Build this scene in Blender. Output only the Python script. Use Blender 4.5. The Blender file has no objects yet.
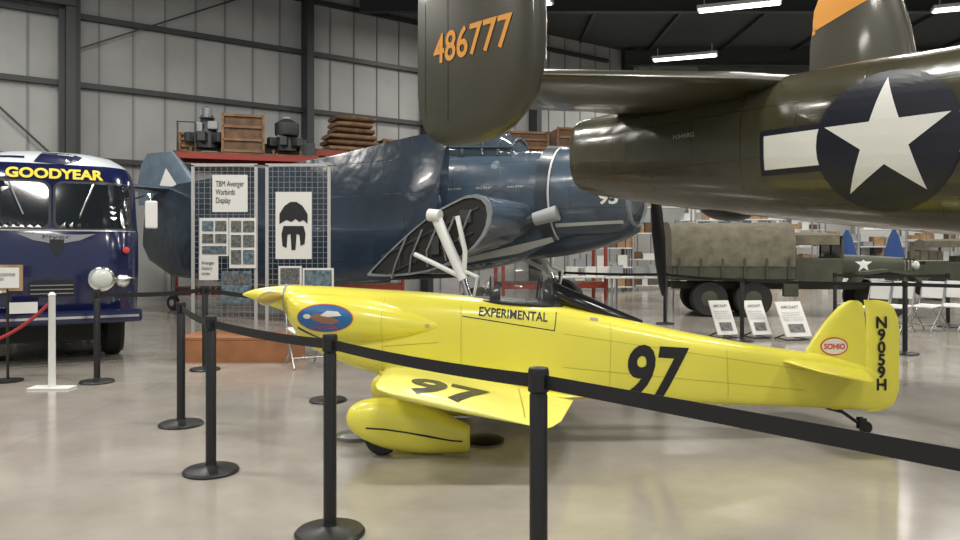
import bpy, bmesh, math, random
from mathutils import Vector, Matrix
from mathutils.bvhtree import BVHTree
random.seed(7)
scn=bpy.context.scene
col=scn.collection
try:
    scn.view_settings.view_transform='Standard'
except Exception: pass
F=750.0; H=1.42; HY=250.0
def P(px,py,Y): return Vector(((px-480)/F*Y, Y, H-(py-HY)/F*Y))

# ---------------------------------------------------------------- materials
def mat(name,c,rough=0.5,metal=0.0,var=0.0,scale=3.0,bump=0.0,emit=0.0,alpha=1.0,coat=0.0,trans=0.0,spec=0.5,panel=None):
    m=bpy.data.materials.new(name); m.use_nodes=True
    nt=m.node_tree; b=nt.nodes['Principled BSDF']
    b.inputs['Base Color'].default_value=(*c,1)
    b.inputs['Roughness'].default_value=rough
    b.inputs['Metallic'].default_value=metal
    b.inputs['Coat Weight'].default_value=coat
    b.inputs['Coat Roughness'].default_value=0.08
    b.inputs['Transmission Weight'].default_value=trans
    b.inputs['Specular IOR Level'].default_value=spec
    b.inputs['Alpha'].default_value=alpha
    if emit:
        b.inputs['Emission Color'].default_value=(*c,1); b.inputs['Emission Strength'].default_value=emit
    if var or bump:
        tc=nt.nodes.new('ShaderNodeTexCoord'); n=nt.nodes.new('ShaderNodeTexNoise')
        n.inputs['Scale'].default_value=scale; n.inputs['Detail'].default_value=6
        nt.links.new(tc.outputs['Object'],n.inputs['Vector'])
        if var:
            r=nt.nodes.new('ShaderNodeValToRGB')
            r.color_ramp.elements[0].position=.3; r.color_ramp.elements[1].position=.7
            r.color_ramp.elements[0].color=(*[x*(1-var) for x in c],1)
            r.color_ramp.elements[1].color=(*[min(1,x*(1+var)) for x in c],1)
            nt.links.new(n.outputs['Fac'],r.inputs['Fac'])
            out=r.outputs['Color']
            if panel:
                sp=nt.nodes.new('ShaderNodeSeparateXYZ'); cb=nt.nodes.new('ShaderNodeCombineXYZ')
                nt.links.new(tc.outputs['Object'],sp.inputs[0]); nt.links.new(sp.outputs[0],cb.inputs[0]); nt.links.new(sp.outputs[2],cb.inputs[1])
                br=nt.nodes.new('ShaderNodeTexBrick'); br.inputs['Scale'].default_value=1; br.inputs['Mortar Size'].default_value=.006; br.inputs['Mortar Smooth'].default_value=.3
                br.inputs['Brick Width'].default_value=panel[0]; br.inputs['Row Height'].default_value=panel[1]
                br.inputs['Color1'].default_value=(1,1,1,1);br.inputs['Color2'].default_value=(.88,.89,.9,1);br.inputs['Mortar'].default_value=(.55,.55,.55,1)
                nt.links.new(cb.outputs[0],br.inputs['Vector'])
                mx=nt.nodes.new('ShaderNodeMixRGB'); mx.blend_type='MULTIPLY'; mx.inputs[0].default_value=1
                nt.links.new(out,mx.inputs[1]); nt.links.new(br.outputs['Color'],mx.inputs[2]); out=mx.outputs[0]
                b2=nt.nodes.new('ShaderNodeBump'); b2.inputs['Strength'].default_value=.2; b2.inputs['Distance'].default_value=.005
                n3=nt.nodes.new('ShaderNodeTexNoise'); n3.inputs['Scale'].default_value=2.5
                nt.links.new(tc.outputs['Object'],n3.inputs['Vector']); b3=nt.nodes.new('ShaderNodeBump'); b3.inputs['Strength'].default_value=.3; b3.inputs['Distance'].default_value=.06
                nt.links.new(n3.outputs['Fac'],b3.inputs['Height']); nt.links.new(br.outputs['Fac'],b2.inputs['Height']); b2.invert=True
                nt.links.new(b3.outputs['Normal'],b2.inputs['Normal']); nt.links.new(b2.outputs['Normal'],b.inputs['Normal'])
            nt.links.new(out,b.inputs['Base Color'])
        if bump:
            bp=nt.nodes.new('ShaderNodeBump'); bp.inputs['Strength'].default_value=bump; bp.inputs['Distance'].default_value=.02
            nt.links.new(n.outputs['Fac'],bp.inputs['Height']); nt.links.new(bp.outputs['Normal'],b.inputs['Normal'])
    return m
YEL=mat('yellow_paint',(0.82,0.75,0.085),.3,var=.03,scale=2,coat=.4)
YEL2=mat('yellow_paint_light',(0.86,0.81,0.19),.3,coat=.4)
BLK=mat('black_paint',(.012,.012,.013),.4)
BLKG=mat('black_gloss',(.01,.01,.012),.12)
RUB=mat('rubber',(.015,.015,.015),.75)
BELT=mat('belt_webbing',(.008,.008,.009),.8)
CANOPY=mat('canopy_glass',(.12,.12,.12),.03,alpha=.2,spec=1.0,coat=1)
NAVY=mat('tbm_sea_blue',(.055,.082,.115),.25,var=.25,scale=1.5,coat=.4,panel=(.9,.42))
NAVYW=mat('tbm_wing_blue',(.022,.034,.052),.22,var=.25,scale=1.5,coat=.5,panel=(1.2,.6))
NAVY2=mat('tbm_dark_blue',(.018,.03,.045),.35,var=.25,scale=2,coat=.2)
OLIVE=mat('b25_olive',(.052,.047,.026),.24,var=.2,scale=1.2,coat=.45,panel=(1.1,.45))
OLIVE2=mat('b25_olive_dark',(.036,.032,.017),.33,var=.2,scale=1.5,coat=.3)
ORANGE=mat('orange_marking',(.72,.30,.03),.5)
WHITE=mat('white_paint',(.74,.74,.71),.4)
INSIG=mat('insignia_blue',(.008,.010,.02),.4)
RED=mat('red_paint',(.6,.04,.03),.4)
BLUEB=mat('bus_blue',(.008,.012,.055),.16,coat=.7)
BUSW=mat('bus_white',(.62,.66,.7),.22,coat=.5)
YTXT=mat('yellow_lettering',(.85,.62,.04),.4)
CHROME=mat('chrome',(.75,.75,.75),.12,metal=1)
STEEL=mat('steel_grey',(.35,.36,.37),.35,metal=.8)
WIRE=mat('grid_wire',(.22,.225,.23),.5)
DGLASS=mat('dark_glass',(.012,.016,.02),.05,spec=.8)
LENS=mat('lens',(.55,.58,.53),.1,spec=.8)
SBLK=mat('stanchion_black',(.010,.010,.011),.4)
WOOD=mat('plywood',(.30,.125,.05),.55,var=.2,scale=4)
CRATE=mat('crate_wood',(.13,.07,.035),.7,var=.4,scale=5)
CRATEB=mat('crate_batten_wood',(.22,.12,.06),.7,var=.3,scale=5)
PAPER=mat('paper',(.68,.67,.64),.6)
PHOTO=mat('photo_print',(.11,.115,.11),.4,var=.7,scale=25)
PHOTOB=mat('photo_print_blue',(.10,.145,.17),.4,var=.7,scale=20)
FRAME=mat('dark_steel',(.035,.038,.04),.5)
RACK=mat('rack_red',(.28,.03,.015),.5)
ARMY=mat('army_green',(.05,.052,.032),.55,var=.2,scale=4)
CANVAS=mat('canvas_tarp',(.12,.108,.075),.85,var=.25,scale=5,bump=.3)
PLAST=mat('white_plastic',(.7,.7,.68),.45)
GREYP=mat('grey_paint',(.3,.31,.32),.5)
SEAMW=mat('wall_seam',(.22,.225,.225),.6)
BLUF=mat('blue_fabric',(.02,.06,.2),.8)
INTER=mat('interior_dark',(.02,.02,.018),.8)
TANB=mat('cardboard',(.34,.22,.12),.8,var=.3,scale=6)
PLATE=mat('grey_plate',(.35,.36,.37),.2,metal=.3)
WSTRIPE=mat('tbm_stripe',(.50,.52,.50),.4)
RINGM=mat('cowl_seam_grey',(.2,.23,.26),.35)
BELLY=mat('tbm_belly_grey',(.20,.22,.23),.4,var=.2)

# ---------------------------------------------------------------- helpers
def empty(name,loc=(0,0,0),rz=0):
    e=bpy.data.objects.new(name,None); e.location=loc; e.rotation_euler=(0,0,rz); e.empty_display_size=.2
    col.objects.link(e); return e
def mk(name,V,Fc,m,parent=None,smooth=False,bevel=0,ang=40):
    me=bpy.data.meshes.new(name); me.from_pydata([tuple(v) for v in V],[],[tuple(f) for f in Fc])
    bm=bmesh.new(); bm.from_mesh(me); bmesh.ops.recalc_face_normals(bm,faces=bm.faces); bm.to_mesh(me); bm.free()
    if m: me.materials.append(m)
    o=bpy.data.objects.new(name,me); col.objects.link(o)
    if parent: o.parent=parent
    if smooth:
        for p in me.polygons: p.use_smooth=True
        try:
            bm=bmesh.new(); bm.from_mesh(me)
            for e in bm.edges:
                if len(e.link_faces)==2 and e.calc_face_angle(0)>math.radians(ang): e.smooth=False
            bm.to_mesh(me); bm.free()
        except Exception: pass
    if bevel:
        b=o.modifiers.new('bevel','BEVEL'); b.width=bevel; b.segments=2; b.limit_method='ANGLE'
    return o
BF=[(0,1,3,2),(4,6,7,5),(0,4,5,1),(2,3,7,6),(0,2,6,4),(1,5,7,3)]
def boxv(c,s,R=None):
    out=[]
    for i in(-.5,.5):
        for j in(-.5,.5):
            for k in(-.5,.5):
                v=Vector((i*s[0],j*s[1],k*s[2]))
                if R: v=R@v
                out.append(v+Vector(c))
    return out
def boxes(name,L,m,parent=None,bevel=0):
    V=[];Fc=[]
    for t in L:
        b=len(V); V+=boxv(t[0],t[1],t[2] if len(t)>2 else None); Fc+=[tuple(i+b for i in f) for f in BF]
    return mk(name,V,Fc,m,parent,bevel=bevel)
def box(name,c,s,m,parent=None,R=None,bevel=0.0): return boxes(name,[(c,s,R)],m,parent,bevel)
def loft(name,rings,m,parent=None,smooth=True,cap=True,ang=40):
    V=[];Fc=[];n=len(rings[0])
    for r in rings: V+=r
    for i in range(len(rings)-1):
        for j in range(n):
            a=i*n+j;b=i*n+(j+1)%n
            Fc.append((a,b,b+n,a+n))
    if cap: Fc.append(tuple(range(n))); Fc.append(tuple(range((len(rings)-1)*n,len(rings)*n)))
    return mk(name,V,Fc,m,parent,smooth,ang=ang)
def cr(secs,sub=4):
    out=[];n=len(secs)
    for i in range(n-1):
        p0=secs[max(i-1,0)];p1=secs[i];p2=secs[i+1];p3=secs[min(i+2,n-1)]
        for k in range(sub):
            t=k/sub; out.append(tuple(0.5*((2*b)+(c-a)*t+(2*a-5*b+4*c-d)*t*t+(3*b-a-3*c+d)*t**3) for a,b,c,d in zip(p0,p1,p2,p3)))
    out.append(tuple(secs[-1])); return out
def se(th,n):
    c=math.cos(th);s=math.sin(th)
    return math.copysign(abs(c)**(2/n),c),math.copysign(abs(s)**(2/n),s)
def body_x(name,secs,m,parent,N=40,sub=4,cap=True):
    R=[]
    for (x,yc,zc,hw,hh,n) in cr(secs,sub):
        R.append([Vector((x,yc+max(hw,.001)*se(2*math.pi*j/N,n)[0],zc+max(hh,.001)*se(2*math.pi*j/N,n)[1])) for j in range(N)])
    return loft(name,R,m,parent,cap=cap)
def tp(c,th): return th*.5*min(1,(2.97*math.sqrt(c)-1.26*c-3.52*c*c+2.84*c**3-1.04*c**4)+.04)
def wing(name,st,m,parent,up=(0,0,1),M=12,nose=.35):
    up=Vector(up);R=[]
    for le,te,th in st:
        le=Vector(le);te=Vector(te);r=[]
        for k in range(M+1):
            c=(1-math.cos(math.pi*k/M))/2; r.append(le.lerp(te,c)+up*tp(c,th))
        for k in range(M,-1,-1):
            c=(1-math.cos(math.pi*k/M))/2; r.append(le.lerp(te,c)-up*tp(c,th)*.9)
        R.append(r)
    return loft(name,R,m,parent,ang=50)
def cyl(name,p1,p2,r1,r2,m,parent=None,N=20,smooth=True):
    p1=Vector(p1);p2=Vector(p2);d=(p2-p1).normalized()
    a=d.orthogonal().normalized();b=d.cross(a)
    return loft(name,[[p+(a*math.cos(2*math.pi*j/N)+b*math.sin(2*math.pi*j/N))*r for j in range(N)] for p,r in((p1,r1),(p2,r2))],m,parent,smooth)
def lathe(name,prof,o,d,m,parent=None,N=28,ang=40):
    o=Vector(o);d=Vector(d).normalized();a=d.orthogonal().normalized();b=d.cross(a)
    return loft(name,[[o+d*h+(a*math.cos(2*math.pi*j/N)+b*math.sin(2*math.pi*j/N))*max(r,.0008) for j in range(N)] for r,h in prof],m,parent,ang=ang)
def tube(name,pts,r,m,parent=None,N=8):
    pts=[Vector(p) for p in pts];R=[]
    for i,p in enumerate(pts):
        d=(pts[min(i+1,len(pts)-1)]-pts[max(i-1,0)]).normalized()
        a=d.cross(Vector((0.13,.21,1))).normalized();b=d.cross(a)
        R.append([p+(a*math.cos(2*math.pi*j/N)+b*math.sin(2*math.pi*j/N))*r for j in range(N)])
    return loft(name,R,m,parent)
def prism(name,pts,ext,m,parent=None,bevel=0):
    pts=[Vector(p) for p in pts];n=len(pts);e=Vector(ext)
    V=pts+[p+e for p in pts];Fc=[tuple(range(n)),tuple(range(n,2*n))]+[(i,(i+1)%n,(i+1)%n+n,i+n) for i in range(n)]
    return mk(name,V,Fc,m,parent,bevel=bevel)
def text2d(s,w,h,shear=0,bold=0.0,stack=False):
    cu=bpy.data.curves.new('t','FONT'); cu.body=s; cu.offset=bold; cu.resolution_u=4
    if stack: cu.body='\n'.join(s); cu.align_x='CENTER'; cu.space_line=.78
    o=bpy.data.objects.new('t',cu); col.objects.link(o); bpy.context.view_layer.update()
    me=bpy.data.meshes.new_from_object(o.evaluated_get(bpy.context.evaluated_depsgraph_get()))
    V=[(v.co.x+shear*v.co.y,v.co.y) for v in me.vertices];Fc=[tuple(p.vertices) for p in me.polygons]
    bpy.data.objects.remove(o); bpy.data.meshes.remove(me)
    x0=min(v[0] for v in V);x1=max(v[0] for v in V);y0=min(v[1] for v in V);y1=max(v[1] for v in V)
    return [((a-(x0+x1)/2)/(x1-x0)*w,(b-(y0+y1)/2)/(y1-y0)*h) for a,b in V],Fc
def ell2d(a,b,N=36): 
    return [(0,0)]+[(a*math.cos(2*math.pi*i/N),b*math.sin(2*math.pi*i/N)) for i in range(N)],[(0,i+1,(i+1)%N+1) for i in range(N)]
def ring2d(a,b,t,N=40):
    V=[(a*math.cos(2*math.pi*i/N),b*math.sin(2*math.pi*i/N)) for i in range(N)]+[((a-t)*math.cos(2*math.pi*i/N),(b-t)*math.sin(2*math.pi*i/N)) for i in range(N)]
    return V,[(i,(i+1)%N,(i+1)%N+N,i+N) for i in range(N)]
def star2d(r):
    V=[(0,0)]
    for i in range(10):
        a=math.pi/2+i*math.pi/5; q=r if i%2==0 else r*.382
        V.append((q*math.cos(a),q*math.sin(a)))
    return V,[(0,i+1,(i+1)%10+1) for i in range(10)]
def rect2d(w,h): return [(-w/2,-h/2),(w/2,-h/2),(w/2,h/2),(-w/2,h/2)],[(0,1,2,3)]
def poly2d(p): return list(p),[tuple(range(len(p)))]
def decal(name,shape,O,U,V,m,parent,targets=None,off=.004,L=.08):
    O=Vector(O);U=Vector(U).normalized();V=Vector(V).normalized();D=-(U.cross(V))  # looking direction
    vs,fs=shape
    bm=bmesh.new(); bv=[bm.verts.new(O+U*a+V*b) for a,b in vs]
    for f in fs:
        try: bm.faces.new([bv[i] for i in f])
        except ValueError: pass
    if targets:
        bmesh.ops.triangulate(bm,faces=bm.faces)
        for _ in range(6):
            e=[x for x in bm.edges if x.calc_length()>L]
            if not e: break
            bmesh.ops.subdivide_edges(bm,edges=e,cuts=1)
            bmesh.ops.triangulate(bm,faces=bm.faces)
        tv=[];tf=[]
        for t in targets:
            b=len(tv); tv+=[v.co.copy() for v in t.data.vertices]; tf+=[tuple(i+b for i in p.vertices) for p in t.data.polygons]
        bvh=BVHTree.FromPolygons(tv,tf)
        for v in bm.verts:
            h=bvh.ray_cast(v.co-D*3,D,6)
            if h[0] is None:
                h=bvh.find_nearest(v.co)
            v.co=h[0]-D*off
    else:
        for v in bm.verts: v.co-=D*off
    me=bpy.data.meshes.new(name); bm.to_mesh(me); bm.free(); me.materials.append(m)
    o=bpy.data.objects.new(name,me); col.objects.link(o); o.parent=parent
    return o
def wheel(prefix,c,r,w,parent,axis=(0,1,0),hub=GREYP):
    c=Vector(c);a=Vector(axis)
    lathe(prefix+'_tire',[(r*.6,-w*.45),(r*.9,-w*.5),(r,-w*.3),(r,w*.3),(r*.9,w*.5),(r*.6,w*.45)],c,a,RUB,parent)
    lathe(prefix+'_hub',[(r*.2,-w*.5),(r*.58,-w*.42),(r*.58,w*.42),(r*.2,w*.5)],c,a,hub,parent)

# ---------------------------------------------------------------- room
def floor_mat():
    m=bpy.data.materials.new('polished_concrete'); m.use_nodes=True; nt=m.node_tree; b=nt.nodes['Principled BSDF']
    tc=nt.nodes.new('ShaderNodeTexCoord')
    n=nt.nodes.new('ShaderNodeTexNoise'); n.inputs['Scale'].default_value=.7; n.inputs['Detail'].default_value=9; n.inputs['Roughness'].default_value=.65
    r=nt.nodes.new('ShaderNodeValToRGB'); e=r.color_ramp.elements
    e[0].position=.3;e[0].color=(.24,.218,.188,1);e[1].position=.72;e[1].color=(.40,.37,.325,1)
    mp=nt.nodes.new('ShaderNodeMapping'); mp.inputs['Location'].default_value=(3.4,-1.0,0)
    br=nt.nodes.new('ShaderNodeTexBrick'); br.inputs['Scale'].default_value=1; br.inputs['Mortar Size'].default_value=.004
    br.inputs['Brick Width'].default_value=7;br.inputs['Row Height'].default_value=7; br.offset=0
    br.inputs['Color1'].default_value=(1,1,1,1);br.inputs['Color2'].default_value=(1,1,1,1);br.inputs['Mortar'].default_value=(.75,.75,.75,1)
    mx=nt.nodes.new('ShaderNodeMixRGB'); mx.blend_type='MULTIPLY'; mx.inputs[0].default_value=1
    nt.links.new(tc.outputs['Object'],n.inputs['Vector']); nt.links.new(tc.outputs['Object'],mp.inputs['Vector']); nt.links.new(mp.outputs[0],br.inputs['Vector'])
    nt.links.new(n.outputs['Fac'],r.inputs['Fac']); nt.links.new(r.outputs['Color'],mx.inputs[1]); nt.links.new(br.outputs['Color'],mx.inputs[2])
    nt.links.new(mx.outputs[0],b.inputs['Base Color'])
    n2=nt.nodes.new('ShaderNodeTexNoise'); n2.inputs['Scale'].default_value=2.2; n2.inputs['Detail'].default_value=5
    mr=nt.nodes.new('ShaderNodeMapRange'); mr.inputs['To Min'].default_value=.07; mr.inputs['To Max'].default_value=.24
    nt.links.new(tc.outputs['Object'],n2.inputs['Vector']); nt.links.new(n2.outputs['Fac'],mr.inputs['Value']); nt.links.new(mr.outputs[0],b.inputs['Roughness'])
    b.inputs['Specular IOR Level'].default_value=.7
    return m
mk('floor',[(-20,-8,0),(34,-8,0),(34,34.4,0),(10,34.4,0),(-20,13.1,0)],[(0,1,2,3,4)],floor_mat())
CEIL=mat('ceiling_dark',(.05,.055,.055),.8)
mk('ceiling',[(-20,-8,9.8),(34,-8,9.8),(34,34.4,9.8),(10,34.4,9.8),(-20,13.1,9.8)],[(0,1,2,3,4)],CEIL)
WALLM=mat('wall_insulated_panel',(.36,.365,.355),.6,var=.1,scale=.8,bump=.2)
WALLD=mat('wall_metal_grey',(.16,.165,.165),.6,var=.1,scale=.6)  # metal wall in dim light; the dimness is put into a darker grey
def wallseg(name,a,b,m,t=.15,h=9.8):
    a=Vector((*a,0));b=Vector((*b,0));d=(b-a).normalized();nrm=Vector((-d.y,d.x,0))*t
    mk(name,[a,b,b+nrm,a+nrm]+[p+Vector((0,0,h)) for p in(a,b,b+nrm,a+nrm)],[(0,1,2,3),(4,5,6,7),(0,1,5,4),(1,2,6,5),(2,3,7,6),(3,0,4,7)],m)
wallseg('wall_back',(-20,13.1),(10,34.4),WALLM)
wallseg('wall_far',(10,34.4),(34,34.4),WALLD)
wallseg('wall_left',(-20,-8),(-20,13.1),WALLM)
wallseg('wall_right',(34,34.4),(34,-8),WALLD)
box('trim_1',(22,34.36,2.2),(23.5,.06,4.4),mat('wainscot_white',(.5,.5,.47),.6))
WA=math.atan2(21.3,30)
we=empty('wall_framing',(-10.3,20,0),WA)
L=[]
for x in(-7.6,-.6,5.9,10.2,15,20): L.append(((x,-.28,4.9),(.22,.5,9.8)))
L+=[((x,-.28,4.9),(.5,.06,9.8)) for x in(-.6,)]
boxes('steel_columns',L,FRAME,we)
boxes('girts',[((4,-.12,z),(30,.14,.14)) for z in(3.8,5.75,7.55,9.2)],FRAME,we)
boxes('panel_seams',[((-9+i*.83,-.02,4.9),(.035,.05,9.8)) for i in range(38)],SEAMW,we)
boxes('brace_rods',[((-3.5,-.2,6.3),(.05,.05,7.5),Matrix.Rotation(.8,3,'Y')),((-3.5,-.2,6.3),(.05,.05,7.5),Matrix.Rotation(-.8,3,'Y')),((2.6,-.2,8.2),(.04,.04,7),Matrix.Rotation(1.1,3,'Y'))],FRAME,we)
boxes('rafter_haunch',[((-3.2,-.45,7.75),(5.4,.3,.16)),((-3.2,-.45,8.6),(5.4,.3,.12))]+[((-5.6+i*.9,-.45,8.15),(.08,.2,1.1),Matrix.Rotation(.7*(1 if i%2 else -1),3,'Y')) for i in range(6)],FRAME,we)
for y in(3,10,17,24,31):
    x0=-19.5 if y<13 else (y-13.1)/.71-19.2
    boxes('roof_rafter',[(((x0+33.7)/2,y,9.62),(33.7-x0,.25,.06)),(((x0+33.7)/2,y,9.05),(33.7-x0,.25,.06)),(((x0+33.7)/2,y,9.33),(33.7-x0,.04,.55))],FRAME)
for x in range(-17,34,3):
    y1=min(34,13.1+.71*(x+20)-.3); boxes('roof_purlin',[((x,(y1-7.5)/2,9.72),(.12,y1+7.5,.14))],FRAME)
boxes('wall_far_framing',[((x,34.1,4.7),(.35,.4,9.4)) for x in(12,18,24,30)]+[((22,34.2,z),(24,.15,.15)) for z in(4.4,7)],FRAME)
LAMPM=mat('lamp_tube',(1,.97,.9),.5,emit=6)
for X in(-13,-6,1,7.8,15,24):
    for Y in(-3,5.5,13,22.6,28.6):
        if Y>14+.7*(X+20)-3: continue
        e=empty('highbay_light',(X,Y,8.75),-.35)
        boxes('housing',[((0,0,.06),(2.4,.5,.1)),((-1,0,.25),(.03,.03,.4)),((1,0,.25),(.03,.03,.4))],PLAST,e)
        boxes('tubes',[((0,-.13,0),(2.3,.08,.05)),((0,.13,0),(2.3,.08,.05))],LAMPM,e)
        l=bpy.data.lights.new('lamp','AREA'); l.shape='RECTANGLE'; l.size=2.2; l.size_y=.4; l.energy=390 if Y<14 else 280; l.color=(1,.965,.9)
        lo=bpy.data.objects.new('lamp',l); col.objects.link(lo); lo.parent=e; lo.location=(0,0,-.06)
w=bpy.data.worlds.new('world'); scn.world=w; w.use_nodes=True
w.node_tree.nodes['Background'].inputs[0].default_value=(.9,.95,1,1); w.node_tree.nodes['Background'].inputs[1].default_value=.5

# ---------------------------------------------------------------- yellow racer
yp=empty('racing_airplane',(0,5.8,0))
def X(px): return (px-480)*.00773
def Z(py): return H-(py-250)*.00773
S=[(243,293.5,295.5,.006,2),(252,290,299,.035,2),(268,287,305,.075,2),(286,285.5,312,.11,2),(292,285,320,.15,2.1),(303,285.5,340,.2,2.2),(330,286.5,356,.235,2.4),(370,289,371,.26,2.8),(420,292,380,.275,3.2),(480,297,388,.28,3.6),(550,302,394,.275,3.8),(610,315,398,.24,4),(690,333,402,.185,4),(770,347,405,.12,4),(830,356,408,.07,3.5),(868,368,410,.035,3),(880,375,410,.02,3)]
fus=body_x('fuselage',[(X(p),0,(Z(t)+Z(b))/2,hw,(Z(t)-Z(b))/2,n) for p,t,b,hw,n in S],YEL,yp,N=48)
CH=[(289,.1,306,.03,.04,2),(300,.14,310,.13,.13,2),(325,.16,314,.2,.17,2.2),(360,.17,317,.21,.17,2.2),(400,.18,320,.17,.13,2),(430,.19,322,.11,.07,2),(448,.2,323,.05,.02,2)]
cheek=body_x('cheek_cowl',[(X(a),-b,Z(c_),d,e,n) for a,b,c_,d,e,n in CH],YEL,yp)
body_x('cheek_cowl_far',[(X(a),b,Z(c_),d,e,n) for a,b,c_,d,e,n in CH],YEL,yp)
lathe('spinner_backplate',[(.115,-.008),(.118,0),(.115,.008)],(X(287),0,Z(299)),(1,0,0),GREYP,yp)
pc=Vector((X(282),0,Z(298)))
PT=mat('prop_tan',(.45,.3,.12),.3,coat=.5)
for s,nm in((1,'prop_blade_a'),(-1,'prop_blade_b')):
    R=[]
    d=Vector((0,-s*math.cos(math.radians(3)),math.sin(math.radians(3))*s)); a=d.cross(Vector((1,0,0))).normalized()
    for t,c,th,tw in((.05,.03,.022,1.1),(.2,.05,.018,.6),(.4,.055,.012,.3),(.55,.04,.009,.2),(.64,.015,.005,.15)):
        cd=(Vector((1,0,0))*math.sin(tw)+a*math.cos(tw)); nd=cd.cross(d)
        R.append([pc+d*t+cd*(c*math.cos(2*math.pi*j/12))+nd*(th*math.sin(2*math.pi*j/12)) for j in range(12)])
    loft(nm,R,PT,yp)
U=(1,0,0);V=(0,0,1)
tg=[fus,cheek]
decal('emblem_rim',ell2d(.212,.103),(X(334),-1,Z(314)),U,V,RED,yp,tg,.004,.04)
decal('emblem_blue',ell2d(.205,.097),(X(334),-1,Z(314)),U,V,mat('emblem_blue',(.02,.13,.33),.4),yp,tg,.006,.04)
BIRD=mat('bird_brown',(.25,.13,.08),.5)
decal('emblem_bird_body',poly2d([(-.13,.01),(-.06,.035),(.02,.03),(.12,-.02),(.06,-.045),(-.02,-.035),(-.08,-.015)]),(X(334),-1,Z(314)),U,V,BIRD,yp,tg,.009,.03)
decal('emblem_bird_wing',poly2d([(-.03,.02),(.02,.055),(.1,.05),(.13,.02),(.03,.01)]),(X(334),-1,Z(314)),U,V,PAPER,yp,tg,.01,.03)
decal('emblem_bird_head',ell2d(.03,.018,12),(X(334)-.13,-1,Z(314)+.012),U,V,PAPER,yp,tg,.011,.03)
decal('emblem_text',text2d('RAPTOR',.2,.022),(X(334),-1,Z(322.5)),U,V,RED,yp,tg,.011,.04)
decal('fuel_cap',ell2d(.018,.018),(X(430),-1,Z(322)),U,V,mat('cap_tan',(.6,.45,.15),.4),yp,tg,.004,.03)
decal('experimental_text',text2d('EXPERIMENTAL',.51,.066,bold=.02),(X(512),-1,Z(311.5)),(1,0,-.09),(.09,0,1),BLK,yp,[fus],.004)
def line(nm,a,b,w=.007,m=BLK,t=None):
    a=Vector((X(a[0]),-1,Z(a[1])));b=Vector((X(b[0]),-1,Z(b[1])));d=(b-a);u=d.normalized()
    if u.x<0: u=-u
    v=Vector((-u.z,0,u.x))
    decal(nm,rect2d(d.length,w),(a+b)/2,u,v,m,yp,t or [fus],.003,.06)
SEAM=mat('panel_seam',(.45,.4,.06),.5)
line('door_line_a',(463,313),(551,327),.007)
line('door_line_b',(551,327),(554,305),.007)
line('small_placard',(586,316),(594,317),.02,GREYP)
line('panel_line_a',(462,299),(462,380),.003,SEAM)
line('longeron_a',(560,330),(800,368),.003,SEAM)
line('longeron_b',(560,362),(800,388),.003,SEAM)
line('panel_line_b',(606,320),(604,396),.003,SEAM)
line('panel_line_c',(720,340),(722,402),.003,SEAM)
line('cowl_line',(388,342),(440,338),.004,SEAM,tg)
line('cowl_vertical',(388,292),(386,372),.003,SEAM,tg)
line('exhaust_slot',(306,324),(330,336),.02,BLK,tg)
decal('race_number',text2d('97',.46,.425,shear=.12,bold=.03),(X(651),-1,Z(369.5)),(1,0,-.07),(.07,0,1),BLK,yp,[fus],.004)
decal('small_number',text2d('24',.1,.06,shear=.1,bold=.02),(X(835),-1,Z(371)),(1,0,-.09),(.09,0,1),BLK,yp,[fus],.004)
body_x('cockpit_opening',[(X(474),0,Z(300),.1,.03,2),(X(500),0,Z(301),.19,.035,2),(X(530),0,Z(303),.2,.035,2),(X(556),0,Z(303),.16,.03,2)],BLK,yp)
can=[]
for px,top,hw in((466,298,.05),(474,291,.12),(486,280,.17),(500,272,.2),(518,268,.21),(535,270,.2),(550,277,.18),(560,286,.15)):
    zb=Z(299+(px-468)*.07); can.append((X(px),zb,Z(top)-zb,hw))
R=[]
for x,zb,h,hw in cr(can,3):
    R.append([Vector((x,-hw*math.cos(math.pi*j/20),zb+h*math.sin(math.pi*j/20)**.8)) for j in range(21)])
Vv=[v for r in R for v in r];Ff=[(i*21+j,i*21+j+1,(i+1)*21+j+1,(i+1)*21+j) for i in range(len(R)-1) for j in range(20)]
mk('canopy',Vv,Ff,CANOPY,yp,smooth=True,ang=80)
tube('canopy_frame_front',[v+Vector((0,0,.002)) for v in R[7]],.006,BLK,yp)
tube('canopy_frame_rear',[v for v in R[18]],.012,BLK,yp)
tube('canopy_sill',[r[0] for r in R],.012,BLK,yp)
tube('canopy_sill_far',[r[20] for r in R],.010,BLK,yp)
tube('roll_bar',[(X(538),-.14,Z(300)),(X(540),-.13,Z(282)),(X(541),-.07,Z(276)),(X(541),.07,Z(276)),(X(540),.13,Z(282)),(X(538),.14,Z(300))],.010,BLK,yp)
body_x('turtledeck',[(X(550),0,Z(290),.14,.09,2),(X(562),0,Z(296),.17,.085,2),(X(585),0,Z(305),.16,.08,2),(X(615),0,Z(315),.1,.05,2),(X(642),0,Z(322),.03,.015,2)],BLKG,yp)
body_x('headrest',[(X(543),0,Z(291),.06,.06,2),(X(548),0,Z(290),.08,.09,2.5),(X(556),0,Z(290),.08,.1,2.5)],INTER,yp)
body_x('instrument_panel',[(X(490),0,Z(297),.13,.04,2),(X(496),0,Z(294),.14,.07,2),(X(500),0,Z(294),.14,.07,2)],INTER,yp)
def ywing(nm,s):
    st=[((-.72,s*.0,.53),(.74,s*.0,.30),.13),((-.70,s*.3,.54),(.68,s*.3,.31),.12),((-.67,s*1.0,.555),(.52,s*1.0,.325),.1),((-.64,s*1.13,.553),(.45,s*1.15,.325),.085),((-.56,s*1.2,.54),(.41,s*1.22,.33),.05),((-.5,s*1.215,.53),(.38,s*1.235,.335),.015)]
    return wing(nm,st,YEL2,yp)
wn=ywing('wing_port',-1); ywing('wing_starboard',1)
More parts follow.
